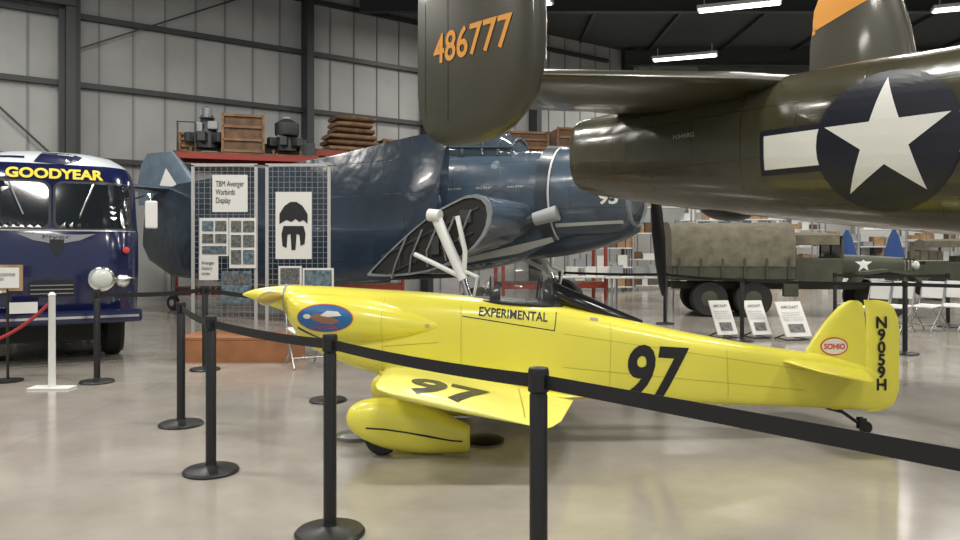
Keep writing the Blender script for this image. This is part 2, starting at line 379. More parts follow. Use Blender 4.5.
decal('wing_number',text2d('97',.52,.46,shear=.1,bold=.03),(-.19,-.95,1.2),(1,0,0),(0,1,0),BLK,yp,[wn],.004)
decal('aileron_line',rect2d(.008,.8),(.28,-.75,1.2),(1,0,0),(0,1,0),SEAM,yp,[wn],.003)
decal('aileron_line_b',rect2d(.25,.006),(.42,-.6,1.2),(1,0,0),(0,1,0),SEAM,yp,[wn],.003)
body_x('wing_fillet',[(-.75,0,.5,.2,.06,2),(-.5,0,.47,.33,.07,2),(0,0,.41,.36,.07,2),(.5,0,.35,.33,.05,2),(.85,0,.32,.18,.02,2)],YEL,yp)
for s,nm in((-1,'port'),(1,'starboard')):
    y=s*.58
    pant=body_x('wheel_pant_'+nm,[(-.93,y,.25,.01,.015,2),(-.90,y,.25,.06,.08,2),(-.80,y,.24,.1,.14,2.2),(-.64,y,.215,.115,.175,2.4),(-.42,y,.18,.11,.17,2.4),(-.22,y,.14,.085,.13,2.4),(-.10,y,.112,.06,.1,2.4),(-.07,y,.108,.045,.085,2.4)],YEL,yp)
    wheel('wheel_'+nm,(-.68,y,.12),.12,.09,yp)
    cyl('gear_leg_'+nm,(-.55,y*.6,.52),(-.6,y,.25),.035,.03,YEL,yp)
    if s<0:
        cv=[(-.78,.205),(-.65,.2),(-.5,.178),(-.35,.15),(-.2,.115),(-.12,.105)]
        decal('pant_stripe',poly2d([(a,b+.005) for a,b in cv]+[(a,b-.006) for a,b in reversed(cv)]),(0,-2,0),U,V,BLK,yp,[pant],.003,.05)
fl=[(409,(830,862)),(398,(815,867)),(372,(802,867)),(350,(806,866)),(335,(815,866)),(320,(826,865)),(309,(836,864)),(303,(843,862)),(300.5,(850,858))]
wing('fin',[((X(a),0,Z(z)),(X(b),0,Z(z)),.05) for z,(a,b) in fl],YEL,yp,up=(0,1,0))
rl=[(411,(867,880)),(409,(866,888)),(402,(866,895)),(390,(866,899)),(360,(866,899.5)),(330,(866,899.5)),(318,(866,898)),(308,(865,894)),(302,(864,888)),(300,(864,878))]
rud=wing('rudder',[((X(a),0,Z(z)),(X(b),0,Z(z)),.035) for z,(a,b) in rl],YEL,yp,up=(0,1,0))
fo=[o for o in yp.children if o.name.startswith('fin')]
decal('sohio_rim',ell2d(.108,.07),(X(833),-1,Z(346)),U,V,RED,yp,fo,.004)
decal('sohio_white',ell2d(.098,.06),(X(833),-1,Z(346)),U,V,WHITE,yp,fo,.006)
decal('sohio_text',text2d('SOHIO',.165,.045,bold=.03),(X(833),-1,Z(346)),U,V,RED,yp,fo,.009)
decal('registration',text2d('N9059H',.085,.57,bold=.03,stack=True),(X(880),-1,Z(353)),U,V,BLK,yp,[rud],.012)
for s,nm in((-1,'port'),(1,'starboard')):
    wing('stabilizer_'+nm,[((2.28,0,.575),(2.95,0,.50),.05),((2.30,s*.1,.575),(2.93,s*.1,.5),.045),((2.36,s*.6,.575),(2.74,s*.6,.51),.03),((2.42,s*.7,.57),(2.66,s*.7,.52),.012)],YEL,yp)
tube('tail_spring',[(2.68,0,.2),(2.8,0,.17),(2.9,0,.1),(2.96,0,.06)],.014,BLK,yp)
wheel('tail_wheel',(2.98,0,.05),.05,.035,yp,hub=BLK)
boxes('tail_fork',[((2.95,-.028,.08),(.05,.008,.09)),((2.95,.028,.08),(.05,.008,.09))],BLK,yp)

# ---------------------------------------------------------------- B-25
b=empty('bomber_airplane',(2.5,7.7,0),math.radians(-50))
bf=body_x('fuselage',[(-1.9,0,2.56,.26,.33,2.8),(-1.84,0,2.555,.33,.42,2.7),(-1.7,0,2.54,.37,.46,2.4),(-1.2,0,2.50,.43,.51,2.4),(-.4,0,2.45,.52,.59,2.5),(.4,0,2.40,.6,.65,2.6),(1.5,0,2.33,.68,.72,2.7),(2.5,0,2.27,.72,.76,2.7),(4,0,2.25,.74,.82,2.7),(6,0,2.25,.74,.9,2.7),(8,0,2.25,.74,.95,2.6),(10,0,2.1,.7,.8,2.4),(12,0,2,.5,.55,2.1),(12.8,0,1.95,.2,.25,2)],OLIVE,b,N=56)
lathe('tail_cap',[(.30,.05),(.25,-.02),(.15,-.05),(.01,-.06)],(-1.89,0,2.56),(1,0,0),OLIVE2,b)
FZ=[(2.21,-.12,.02),(2.235,-.38,.24),(2.3,-.55,.42),(2.4,-.66,.56),(2.52,-.72,.66),(2.7,-.745,.72),(3.0,-.75,.73),(3.6,-.74,.68),(4.2,-.72,.58),(4.7,-.66,.46),(5.05,-.52,.3),(5.2,-.35,.12),(5.25,-.2,-.05)]
fins=[]
for y,nm in((-3.3,'starboard'),(3.3,'port')):
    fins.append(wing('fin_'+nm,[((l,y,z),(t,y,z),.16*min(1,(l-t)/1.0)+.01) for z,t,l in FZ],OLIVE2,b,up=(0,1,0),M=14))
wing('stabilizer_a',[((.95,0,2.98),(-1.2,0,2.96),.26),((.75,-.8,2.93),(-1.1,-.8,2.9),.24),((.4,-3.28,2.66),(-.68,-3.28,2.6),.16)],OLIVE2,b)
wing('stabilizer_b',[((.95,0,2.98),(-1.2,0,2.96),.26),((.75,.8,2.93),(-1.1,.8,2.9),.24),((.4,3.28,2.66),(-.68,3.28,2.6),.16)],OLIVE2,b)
decal('serial_number',text2d('486777',.96,.235,bold=.015),(.0,-3.6,2.97),(1,0,-.05),(.05,0,1),ORANGE,b,[fins[0]],.005)
decal('rudder_hinge',rect2d(.01,2.6),(-.28,-3.6,3.7),U,V,BLK,b,[fins[0]],.002)
decal('rudder_tab',rect2d(.008,.9),(-.62,-3.6,2.95),U,V,BLK,b,[fins[0]],.002)
decal('fin_marking',poly2d([(-.75,-.12),(-.3,.02),(.2,.18),(.62,.25),(.55,.5),(.1,.62),(-.75,.62)]),(-.05,2.5,4.5),U,V,ORANGE,b,[fins[1]],.006,.1)
SX=1.84
def bdec(n,sh,m,o): decal(n,sh,(SX,-2,2.28),U,V,m,b,[bf],o,.06)
bdec('insignia_outer',ell2d(.56,.56),INSIG,.004)
bdec('bar_outer',poly2d([(-1.08,-.20),(1.08,-.20),(1.08,.20),(-1.08,.20)]),INSIG,.0035)
bdec('bar_left',poly2d([(-1.04,-.15),(-.5,-.15),(-.5,.15),(-1.04,.15)]),WHITE,.008)
bdec('bar_right',poly2d([(.5,-.15),(1.04,-.15),(1.04,.15),(.5,.15)]),WHITE,.008)
bdec('insignia_disc',ell2d(.55,.55),INSIG,.011)
bdec('insignia_star',star2d(.50),WHITE,.014)
decal('registration',text2d('N345BG',.26,.045,bold=.01),(-.1,-2,2.55),U,V,GREYP,b,[bf],.005)
for x in(-.9,.55,3.1): decal('skin_seam',rect2d(.012,1.5),(x,-2,2.4),U,V,OLIVE2,b,[bf],.002,.1)
body_x('tail_bumper',[(-.25,0,1.86,.05,.04,2),(-.1,0,1.84,.16,.1,2),(.15,0,1.82,.17,.11,2),(.35,0,1.82,.06,.05,2)],BLK,b)
for y in(-2.4,2.4):
    cyl('main_gear_leg',(6.2,y,1.9),(6.2,y,.5),.1,.08,STEEL,b); wheel('main_wheel',(6.2,y,.55),.55,.35,b)
    body_x('nacelle',[(3.8,y,2.2,.05,.05,2),(5,y,2.2,.4,.45,2),(7.5,y,2.3,.6,.65,2),(9,y,2.3,.6,.6,2)],OLIVE,b)
    wing('main_wing',[((8.3,0,2.5),(5.2,0,2.4),.5),((8,y,2.6),(5.4,y,2.5),.42)],OLIVE,b)
cyl('nose_gear_leg',(10.8,0,1.6),(10.8,0,.4),.08,.06,STEEL,b); wheel('nose_wheel',(10.8,0,.42),.42,.25,b)

# ---------------------------------------------------------------- TBM
t=empty('torpedo_bomber',(2.62,12.5,0),math.radians(-27.6))
cowl=body_x('engine_cowl',[(0,0,2.42,.58,.58,2),(-.04,0,2.42,.66,.66,2),(-.2,0,2.41,.74,.74,2),(-.6,0,2.4,.79,.80,2),(-1.25,0,2.38,.80,.83,2)],NAVY,t,cap=False)
lathe('cowl_lip',[(.575,-.02),(.6,.03),(.63,.02),(.64,-.02)],(0,0,2.42),(1,0,0),RINGM,t)
lathe('cowl_interior',[(.58,0),(.6,-.15),(.6,-.5),(.02,-.5)],(-.02,0,2.42),(1,0,0),INTER,t)
lathe('crankcase',[(.28,-.45),(.26,-.2),(.16,.02),(.08,.1)],(0,0,2.42),(1,0,0),GREYP,t)
boxes('cylinders',[((-.25,.4*math.cos(a),2.42+.4*math.sin(a)),(.2,.3,.13),Matrix.Rotation(a,3,'X')) for a in[i*2*math.pi/9 for i in range(9)]],STEEL,t,.02)
tf=body_x('fuselage',[(-1.2,0,2.33,.7,.78,2.1),(-1.6,0,2.27,.72,.88,2.2),(-2.6,0,2.16,.74,1.06,2.4),(-4,0,2.1,.74,1.14,2.5),(-6,0,2.15,.66,.98,2.4),(-8,0,2.3,.5,.64,2.3),(-10,0,2.45,.32,.38,2.1),(-11.8,0,2.5,.12,.15,2)],NAVY,t,N=44)
body_x('cowl_flap_ring',[(-1.25,0,2.37,.82,.85,2),(-1.285,0,2.37,.825,.855,2)],WSTRIPE,t,cap=False)  # thin pale ring: light catching the cowl's rear seam, painted as colour
body_x('cowl_flaps',[(-1.3,0,2.37,.81,.85,2),(-1.5,0,2.35,.84,.9,2)],NAVY2,t,cap=False)
body_x('chin_scoop',[(.0,0,1.80,.22,.1,2.2),(-.4,0,1.70,.3,.18,2.4),(-1.2,0,1.55,.34,.22,2.4),(-2,0,1.45,.25,.2,2)],NAVY2,t)
tube('exhaust_stack',[(-1.35,-.76,2.0),(-1.6,-.86,1.9),(-2.0,-.86,1.82)],.09,FRAME,t)
cyl('exhaust_collector',(-1.1,-.8,2.03),(-1.5,-.84,1.93),.13,.11,GREYP,t)
decal('nose_number',text2d('95',.30,.22,shear=.1,bold=.03),(-.26,-2,2.26),U,V,WHITE,t,[cowl],.006)
decal('belly_panel',poly2d([(-4.6,.95),(-3.2,1.1),(-2,1.3),(-1.35,1.5),(-1.35,1.3),(-2,1.1),(-3.2,.9),(-4.6,.8)]),(0,-2,0),U,V,BELLY,t,[tf],.005,.15)
decal('white_stripe',poly2d([(-5.2,.98),(-4,1.06),(-3.2,1.15),(-2,1.36),(-1.35,1.56),(-1.35,1.64),(-2,1.44),(-3.2,1.23),(-4,1.13),(-5.2,1.05)]),(0,-2,0),U,V,WSTRIPE,t,[tf],.009,.12)
decal('cowl_stripe',poly2d([(-1.22,0),(-.1,.05),(-.1,.10),(-1.22,.06)]),(0,-2,1.80),U,V,WSTRIPE,t,[cowl],.006,.1)
decal('access_panel',ring2d(.22,.2,.015),(-2.2,-2,2.25),U,V,NAVY2,t,[tf],.006,.1)
decal('access_mark',ell2d(.08,.08),(-2.35,-2,2.9),U,V,PHOTOB,t,[tf],.006,.1)
for x in(-1.9,-2.5,-3.1): decal('stencil_'+str(int(-x*10)),text2d('NO STEP',.3,.035),(x,-2,2.5),U,V,WSTRIPE,t,[tf],.007,.1)
for i,a in enumerate((math.radians(-106),math.radians(14),math.radians(134))):
    d=Vector((0,-math.cos(a),math.sin(a))); s=d.cross(Vector((1,0,0))).normalized();R=[]
    for tt,c,th,tw in((.1,.07,.06,1.2),(.35,.12,.05,1.1),(.8,.17,.03,.95),(1.3,.17,.02,.8),(1.7,.13,.015,.7),(1.85,.05,.01,.6)):
        cd=Vector((1,0,0))*math.sin(tw)+s*math.cos(tw);nd=cd.cross(d)
        R.append([Vector((.3,0,2.42))+d*tt*(.55 if i==1 else 1)+cd*(c*math.cos(2*math.pi*j/12))+nd*(th*math.sin(2*math.pi*j/12)) for j in range(12)] if i!=1 else [Vector((.3,0,2.42))+d*tt+cd*(c*math.cos(2*math.pi*j/12))+nd*(th*math.sin(2*math.pi*j/12)) for j in range(12)])
    loft('prop_blade_%d'%(i+1),R,BLK,t)
lathe('prop_hub',[(.12,-.2),(.14,0),(.1,.12),(.02,.18)],(.3,0,2.42),(1,0,0),STEEL,t)
TG=mat('greenhouse_glass',(.05,.07,.08),.08,spec=.8)
body_x('greenhouse',[(-1.9,0,3.0,.25,.1,2),(-2.2,0,3.08,.36,.33,2.4),(-2.6,0,3.12,.4,.45,2.6),(-3.5,0,3.12,.42,.47,2.6),(-5,0,3.02,.42,.38,2.6),(-6,0,2.9,.38,.25,2.4),(-6.4,0,2.85,.3,.15,2)],TG,t)
for x,hw,hh,zc in((-2.15,.36,.34,3.08),(-2.4,.39,.41,3.1),(-2.7,.41,.46,3.12),(-3.1,.42,.475,3.12),(-3.6,.43,.48,3.12),(-4.2,.43,.44,3.09),(-4.8,.43,.40,3.04)):
    tube('greenhouse_frame',[(x,-hw*math.cos(math.pi*j/14),zc+hh*math.sin(math.pi*j/14)**.8) for j in range(15)],.028,NAVY,t)
for s in(-1,1): tube('greenhouse_rail',[(-2.1,s*.4,3.22),(-3.5,s*.43,3.3),(-5.6,s*.4,3.1)],.025,NAVY,t)
tube('radio_mast',[(-2.7,0,3.5),(-2.8,0,4.1)],.02,NAVY2,t)
TH=.95
wing('wing_stub_starboard',[((-1.5,-.3,1.98),(-4.3,-.3,1.35),.7),((-1.75,-1.88,2.0),(-4.1,-1.88,1.0),TH)],NAVY,t)
def foil(le,te,th,y,M=14,sc=1.0):
    le=Vector(le);te=Vector(te);r=[];mid=le.lerp(te,.45)
    for sgn in(1,-1):
        for k in (range(M+1) if sgn>0 else range(M,-1,-1)):
            c=(1-math.cos(math.pi*k/M))/2; v=le.lerp(te,c)+Vector((0,0,sgn*tp(c,th))); v=mid+(v-mid)*sc; v.y=y; r.append(v)
    return r
A=((-1.75,0,2.0),(-4.1,0,1.0))
mk('stub_rim',foil(*A,TH,-1.885)+foil(*A,TH,-1.93,sc=1.0)+foil(*A,TH,-1.93,sc=.93),[(i,(i+1)%30,(i+1)%30+30,i+30) for i in range(30)]+[(i+30,(i+1)%30+30,(i+1)%30+60,i+60) for i in range(30)],BELLY,t)
mk('stub_opening',foil(*A,TH,-1.90,sc=.95),[tuple(range(30))],INTER,t)
boxes('stub_ribs',[((-1.95-i*.3,-1.915,1.9-i*.125),(.03,.02,.62-.05*i)) for i in range(1,6)]+[((-2.9,-1.92,1.7),(2.0,.02,.03),Matrix.Rotation(-.4,3,'Y')),((-2.9,-1.92,1.35),(1.8,.02,.03),Matrix.Rotation(-.4,3,'Y')),((-2.2,-1.94,1.95),(.2,.03,.2)),((-2.75,-1.94,1.5),(.14,.03,.3))],FRAME,t)
for i in range(5): tube('fold_hydraulic_line',[(-2.1-.3*i,-1.94,2.05-.1*i),(-2.3-.3*i,-1.97,1.6-.1*i),(-2.2-.35*i,-1.94,1.35-.1*i)],.018,STEEL,t)
wing('wing_stub_port',[((-1.5,.3,1.98),(-4.3,.3,1.35),.6),((-1.75,1.9,2.0),(-4.05,1.9,1.3),.5)],NAVY,t)
def fw(s):
    return [((-3.0,s*1.35,2.1),(-2.9,s*1.25,3.40),.3),((-3.4,s*1.4,1.35),(-3.05,s*1.28,3.43),.4),((-4.0,s*1.45,.85),(-3.6,s*1.28,3.40),.42),((-6,s*1.3,.75),(-5.4,s*1.1,3.2),.34),((-8,s*1.1,.75),(-7.7,s*.95,3.02),.26),((-10,s*.95,.85),(-9.9,s*.9,2.85),.15),((-10.8,s*.9,1.2),(-10.7,s*.85,2.65),.08),((-11.0,s*.9,1.5),(-11.0,s*.85,2.3),.04)]
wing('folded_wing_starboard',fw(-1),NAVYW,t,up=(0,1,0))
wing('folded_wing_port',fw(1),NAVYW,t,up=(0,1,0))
for y in(-2.0,1.6):
    cyl('gear_strut',(-2.72,y,1.98),(-2.2,y,.95),.09,.08,WHITE,t); cyl('gear_piston',(-2.2,y,.95),(-2.0,y,.42),.06,.06,CHROME,t)
    cyl('gear_pivot',(-2.8,y-.05,1.98),(-2.6,y-.05,1.96),.10,.10,WHITE,t)
    tube('drag_brace',[(-3.1,y,1.35),(-2.7,y-.05,1.2),(-2.2,y,.98)],.04,WHITE,t); tube('torque_link',[(-2.35,y,1.15),(-1.95,y,1.0),(-2.05,y,.6)],.035,WHITE,t)
    tube('side_brace',[(-2.3,y-.02,1.95),(-2.15,y-.04,1.4),(-2.2,y,.98)],.04,WHITE,t)
    wheel('main_wheel',(-2.0,y+.16,.42),.42,.22,t,hub=WHITE)
wing('fin',[((-9.4,0,2.5),(-12.3,0,2.5),.2),((-10.3,0,3.0),(-12.35,0,3.0),.16),((-10.8,0,3.5),(-12.2,0,3.5),.12),((-11.1,0,3.74),(-12.0,0,3.74),.05)],mat('tbm_fin_blue',(.11,.155,.2),.35,var=.2),t,up=(0,1,0))
decal('fin_marking',poly2d([(-.5,-.3),(.45,-.3),(-.15,.35)]),(-11.1,-1,3.0),U,V,WHITE,t,[o for o in t.children if o.name.startswith('fin')],.02,.3)
for s in(-1,1): wing('tailplane',[((-9.9,0,2.75),(-11.6,0,2.75),.18),((-10.7,s*2.4,2.8),(-11.5,s*2.4,2.8),.1)],NAVY,t)
cyl('tail_wheel_leg',(-11,0,2.4),(-11.1,0,.2),.05,.04,STEEL,t); wheel('tail_wheel',(-11.1,0,.18),.18,.1,t)

# ---------------------------------------------------------------- bus
bu=empty('vintage_bus',(-5.22,9.15,0),math.radians(-60))
def rr(z,xf,xr,hw,rad):
    pts=[];K=7
    for cx,cy,a0 in((xf-rad,hw-rad,0),(xr+rad,hw-rad,90),(xr+rad,-hw+rad,180),(xf-rad,-hw+rad,270)):
        for i in range(K+1):
            a=math.radians(a0+90*i/K); pts.append(Vector((cx+rad*math.cos(a),cy+rad*math.sin(a),z)))
    return pts
Zs=[(.5,-.05,.94,.35),(.6,0,.98,.38),(1.2,0.02,1.0,.4),(1.62,0,1.0,.42),(1.7,-.03,.99,.42),(2.25,-.13,.97,.45),(2.4,-.2,.94,.48),(2.5,-.3,.9,.5)]
bb=loft('body',[rr(z,xf,-7.5,hw,r) for z,xf,hw,r in Zs],BLUEB,bu)
Zr=[(2.5,-.3,.9,.5),(2.57,-.40,.83,.5),(2.65,-.58,.72,.45),(2.71,-.85,.55,.4),(2.74,-1.2,.35,.3)]
rf=loft('roof',[rr(z,xf,-7.5+(1-hw),hw,r) for z,xf,hw,r in Zr],BUSW,bu)
BU=(0,1,0);BV=(0,0,1);bt=[bb]
def bd(n,sh,y,z,m,o=.006,tg=None,L=.08): return decal(n,sh,(1,y,z),BU,BV,m,bu,tg or bt,o,L)
def rrect(w,h,r,K=5):
    p=[]
    for cx,cy,a0 in((w/2-r,h/2-r,0),(-w/2+r,h/2-r,90),(-w/2+r,-h/2+r,180),(w/2-r,-h/2+r,270)):
        for i in range(K+1):
            a=math.radians(a0+90*i/K);p.append((cx+r*math.cos(a),cy+r*math.sin(a)))
    return poly2d(p)
INS=mat('bus_interior_seen',(.06,.055,.05),.3,var=.6,scale=3)
for s in(-1,1):
    bd('windshield_gasket',rrect(.90,.62,.12),s*.46,1.97,BLK,.004)
    bd('windshield',rrect(.84,.56,.1),s*.46,1.97,DGLASS,.009)
    tube('wiper',[(.04,s*.45,2.24),(.03,s*.3,1.85)],.010,CHROME,bu)
    lathe('headlight_bezel',[(.15,-.05),(.165,.03),(.155,.06),(.13,.07)],(0.01,s*.54,1.06),(1,0,0),CHROME,bu)
    lathe('headlight_lens',[(.13,.05),(.11,.08),(.06,.1),(.01,.105)],(0.01,s*.54,1.06),(1,0,0),LENS,bu)
    lathe('fog_lamp',[(.07,0),(.08,.03),(.06,.05),(.01,.06)],(-.02,s*.78,1.03),(1,0,0),CHROME,bu)
    lathe('turn_signal',[(.04,0),(.04,.03),(.01,.04)],(-.03,s*.82,1.42),(1,0,0),RED,bu)
    tube('chrome_side_trim',[(-.12,s*.93,1.06),(-.02,s*.78,1.06),(.02,s*.68,1.06)],.014,CHROME,bu)
decal('goodyear_text',text2d('GOODYEAR',1.06,.135,bold=.04),(1,.04,2.37),BU,BV,YTXT,bu,bt,.012,.06)
bd('roof_band',poly2d([(-.2,.02),(.12,.0),(.30,.06),(.34,.12),(.2,.18),(-.1,.2)]),0,2.5,BLUEB,.012,[bb,rf])
bd('roof_stripe',poly2d([(-.75,.07),(-.3,.07),(-.3,.10),(-.75,.10)]),0,2.5,BLUEB,.012,[bb,rf])
wgp=[(0,-.08),(.1,-.05),(.25,-.02),(.42,.06),(.25,.05),(.1,.05),(0,.07)]
bd('winged_emblem',poly2d(wgp+[(-a,c) for a,c in reversed(wgp[1:-1])]),.05,1.56,STEEL,.012)
bd('emblem_shield',poly2d([(-.08,.05),(.08,.05),(.07,-.06),(0,-.16),(-.07,-.06)]),.05,1.5,BLK,.014)
bd('emblem_text',text2d('Flyer',.3,.055),.05,1.575,BLK,.02)
bd('vent_panel',rrect(.5,.2,.05),0,.95,BLK,.006)
boxes('vent_bars',[((.03,0,.89+i*.05),(.02,.46,.012)) for i in range(3)],STEEL,bu)
bd('pinstripe',rect2d(1.9,.015),0,1.66,STEEL,.01)
boxes('bumper',[((.16,0,.6),(.08,1.98,.16)),((.08,.65,.6),(.2,.1,.1)),((.08,-.65,.6),(.2,.1,.1))],BLUEB,bu,.03)
boxes('bumper_trim',[((.205,0,.6),(.01,1.9,.03))],CHROME,bu)
boxes('license_plate',[((.22,-.3,.74),(.015,.3,.13))],PAPER,bu)
for s in(-1,1): wheel('front_wheel',(-.95,s*.72,.44),.44,.26,bu); wheel('rear_wheel',(-5.6,s*.72,.44),.44,.26,bu)
box('undercarriage',(-3.6,0,.42),(6.6,1.1,.3),INTER,bu)
tube('mirror_arm',[(-.3,.96,2.1),(-.1,1.10,2.15),(-.05,1.12,1.95)],.012,CHROME,bu)
box('mirror',(-.05,1.12,1.88),(.05,.15,.36),PLAST,bu,bevel=.02)
for i in range(6): decal('side_window',rrect(.85,.5,.1),(-1.5-i*1.0,2,1.95),(-1,0,0),(0,0,1),DGLASS,bu,bt,.006,.2)

# ---------------------------------------------------------------- stanchions
def stanchion(x,y,m=SBLK):
    e=empty('stanchion',(x,y,0))
    lathe('base',[(.01,0),(.172,0),(.175,.012),(.165,.024),(.06,.034),(.036,.045),(.033,.06)],(0,0,0),(0,0,1),m,e)
    lathe('post',[(.0325,.03),(.0325,.9),(.03,.905),(.03,.91),(.038,.915),(.038,.985),(.034,.998),(.01,1.0)],(0,0,0),(0,0,1),m,e)
    box('belt_clip',(0,-.04,.95),(.03,.02,.06),m,e)
    return e
def belt(e,x2,y2,z=.95,w=.05,sag=.015,m=BELT):
    a=Vector((e.location.x,e.location.y,0));d=Vector((x2,y2,0))-a;n=Vector((-d.y,d.x,0)).normalized()*.0015
    V=[];Fc=[];K=16
    for i in range(K+1):
        f=i/K;zz=z-sag*4*f*(1-f);p=d*f
        for q_ in(n,-n):
            for h in(-w/2,w/2): V.append(p+q_+Vector((0,0,zz+h)))
    for i in range(K):
        for a_,b_ in((0,1),(1,3),(3,2),(2,0)): Fc.append((i*4+a_,i*4+b_,i*4+4+b_,i*4+4+a_))
    mk('belt',V,Fc,m,e)
def fx(px,by):
    Y=H*F/(by-250); return ((px-480)/F*Y,Y)
p0=(1.55,1.12);p1=(.21,2.69);p2=fx(330,534);p3=fx(211,472);p4=fx(181,425);p5=fx(97,382.5);p6=fx(328,401)
e=stanchion(*p0); e=stanchion(*p1); belt(e,*p0,sag=.0); e=stanchion(*p2); belt(e,*p1)
e=stanchion(*p3); belt(e,*p2); e=stanchion(*p4); belt(e,*p3); e=stanchion(*p5)
e=stanchion(*p6); belt(e,*fx(205,370),sag=.03); e7=stanchion(*fx(205,370)); belt(e7,*p5,sag=.03)
r1=fx(665,324);r2=fx(742,341);r3=fx(905,354);r4=(fx(905,354)[0]+1.9,9.6)
r0=fx(560,318)
e=stanchion(*r0); belt(e,*r1); e=stanchion(*r1); belt(e,*r2);e=stanchion(*r2);belt(e,*r3);e=stanchion(*r3);belt(e,*r4);stanchion(*r4)
e=stanchion(*fx(948,327)); belt(e,*fx(835,326)); stanchion(*fx(835,326))
wp=empty('rope_post',(*fx(52,388.5),0))
boxes('base',[((0,0,.01),(.42,.18,.02))],PLAST,wp,.005); lathe('post',[(.035,.02),(.032,.95),(.038,.96),(.02,.985),(.005,.99)],(0,0,0),(0,0,1),PLAST,wp)
pts=[]
for i in range(17):
    f=i/16; pts.append((-1.6*f,-.3*f,.9-.5*4*f*(1-f)*.9))
tube('rope',pts,.018,mat('red_rope',(.35,.03,.03),.8),wp)
wp2=empty('rope_post',(wp.location.x-1.6,wp.location.y-.3,0))
boxes('base',[((0,0,.01),(.42,.18,.02))],PLAST,wp2,.005); lathe('post',[(.035,.02),(.032,.95),(.038,.96),(.02,.985),(.005,.99)],(0,0,0),(0,0,1),PLAST,wp2)
sg=empty('info_sign',(-5.10,8.1,0))
lathe('base',[(.01,0),(.15,0),(.15,.02),(.02,.03)],(0,0,0),(0,0,1),SBLK,sg); cyl('pole',(0,0,.02),(0,0,1.0),.014,.014,SBLK,sg)
box('board',(0,0,1.12),(.32,.015,.28),TANB,sg); box('card',(0,-.01,1.12),(.26,.006,.22),PAPER,sg)
decal('card_text',text2d('GOODYEAR\nBUS',.18,.08),(0,-.013,1.13),U,V,BLK,sg)

# ---------------------------------------------------------------- display boards
def gridpanel(px0,px1,Y):
    x0=(px0-480)/F*Y;x1=(px1-480)/F*Y;w_=x1-x0
    e=empty('display_board',((x0+x1)/2,Y,0))
    L=[];nv=int(w_/.075)
    for i in range(nv+1): L.append(((-w_/2+w_*i/nv,0,1.38),(.006,.006,2.46)))
    for i in range(33): L.append(((0,0,.16+i*.0765),(w_,.006,.006)))
    boxes('wire_grid',L,WIRE,e)
    boxes('frame',[((-w_/2,0,1.38),(.04,.03,2.48)),((w_/2,0,1.38),(.04,.03,2.48)),((0,0,2.62),(w_+.04,.03,.04)),((0,0,.14),(w_,.03,.03))],mat('board_frame',(.42,.42,.41),.45),e)
    boxes('feet',[((-w_/2,0,.03),(.04,.5,.04)),((w_/2,0,.03),(.04,.5,.04)),((-w_/2,0,.09),(.03,.03,.1)),((w_/2,0,.09),(.03,.03,.1))],SBLK,e)
    return e
YB=10.6
g1=gridpanel(193,256,YB);g2=gridpanel(267,329,YB)
def sheet(e,px0,py0,px1,py1,m=PAPER,dy=.02,nm='sheet'):
    a=P(px0,py0,YB);c=P(px1,py1,YB);m_=(a+c)/2
    return box(nm,(m_.x-e.location.x,-dy,m_.z),(c.x-a.x,.008,a.z-c.z),m,e)
for e_,L_ in((g1,[(213,175,248,212,PAPER,.02),(200,218,229,256,PAPER,.02),(230,218,257,268,PAPER,.03),(200,256,219,280,PAPER,.03),(222,271,252,303,PHOTOB,.02),(225,274,249,284,PHOTO,.03),
    (203,221,214,231,PHOTOB,.03),(216,221,227,231,PHOTO,.03),(203,234,214,243,PHOTO,.03),(216,234,227,243,PHOTO,.03),(203,246,227,254,PHOTOB,.03),
    (232,221,242,232,PHOTO,.04),(244,221,255,232,PHOTO,.04),(232,235,242,247,PHOTO,.04),(244,235,255,247,PHOTO,.04),(232,250,242,264,PHOTO,.04),(244,250,255,264,PHOTOB,.04)]),
    (g2,[(276,192,312,259,PAPER,.02),(303,268,334,292,PAPER,.02),(305,270,332,290,PHOTOB,.03),(279,266,302,288,PAPER,.02),(281,268,300,284,PHOTO,.03)])):
    for t_ in L_: sheet(e_,*t_)
def ontext(e,s,px,py,w,h,dy=.027,m=BLK):
    p=P(px,py,YB); decal('text',text2d(s,w,h),(p.x-e.location.x,-dy,p.z),U,V,m,e)
ontext(g1,'TBM Avenger\nWarbirds\nDisplay',230.5,193,.4,.34)
ontext(g1,'Avenger\nhistory\nnotes',209,268,.18,.2,.037)
p=P(294,226,YB)
def pp(pts): return [(a*YB/F,b*YB/F) for a,b in pts]
gx=p.x-g2.location.x
decal('silhouette_top',poly2d(pp([(-14,2),(-14,12),(-9,20),(-3,24),(3,24),(9,20),(14,12),(14,2),(10,6),(6,4),(2,7),(-2,4),(-7,6)])),(gx,-.026,p.z),U,V,BLK,g2)
decal('silhouette_body',poly2d(pp([(-12,-8),(-10,0),(10,0),(12,-8),(11,-18),(7,-20),(6,-9),(3,-8),(2,-24),(-2,-24),(-3,-8),(-6,-9),(-7,-22),(-11,-20)])),(gx,-.026,p.z),U,V,BLK,g2)
bx=empty('wooden_platform',(-3.1,9.85,0))
box('top',(0,0,.30),(1.46,.8,.03),WOOD,bx); boxes('sides',[((0,-.39,.14),(1.42,.02,.28)),((0,.39,.14),(1.42,.02,.28)),((-.7,0,.14),(.02,.76,.28)),((.7,0,.14),(.02,.76,.28))],WOOD,bx)
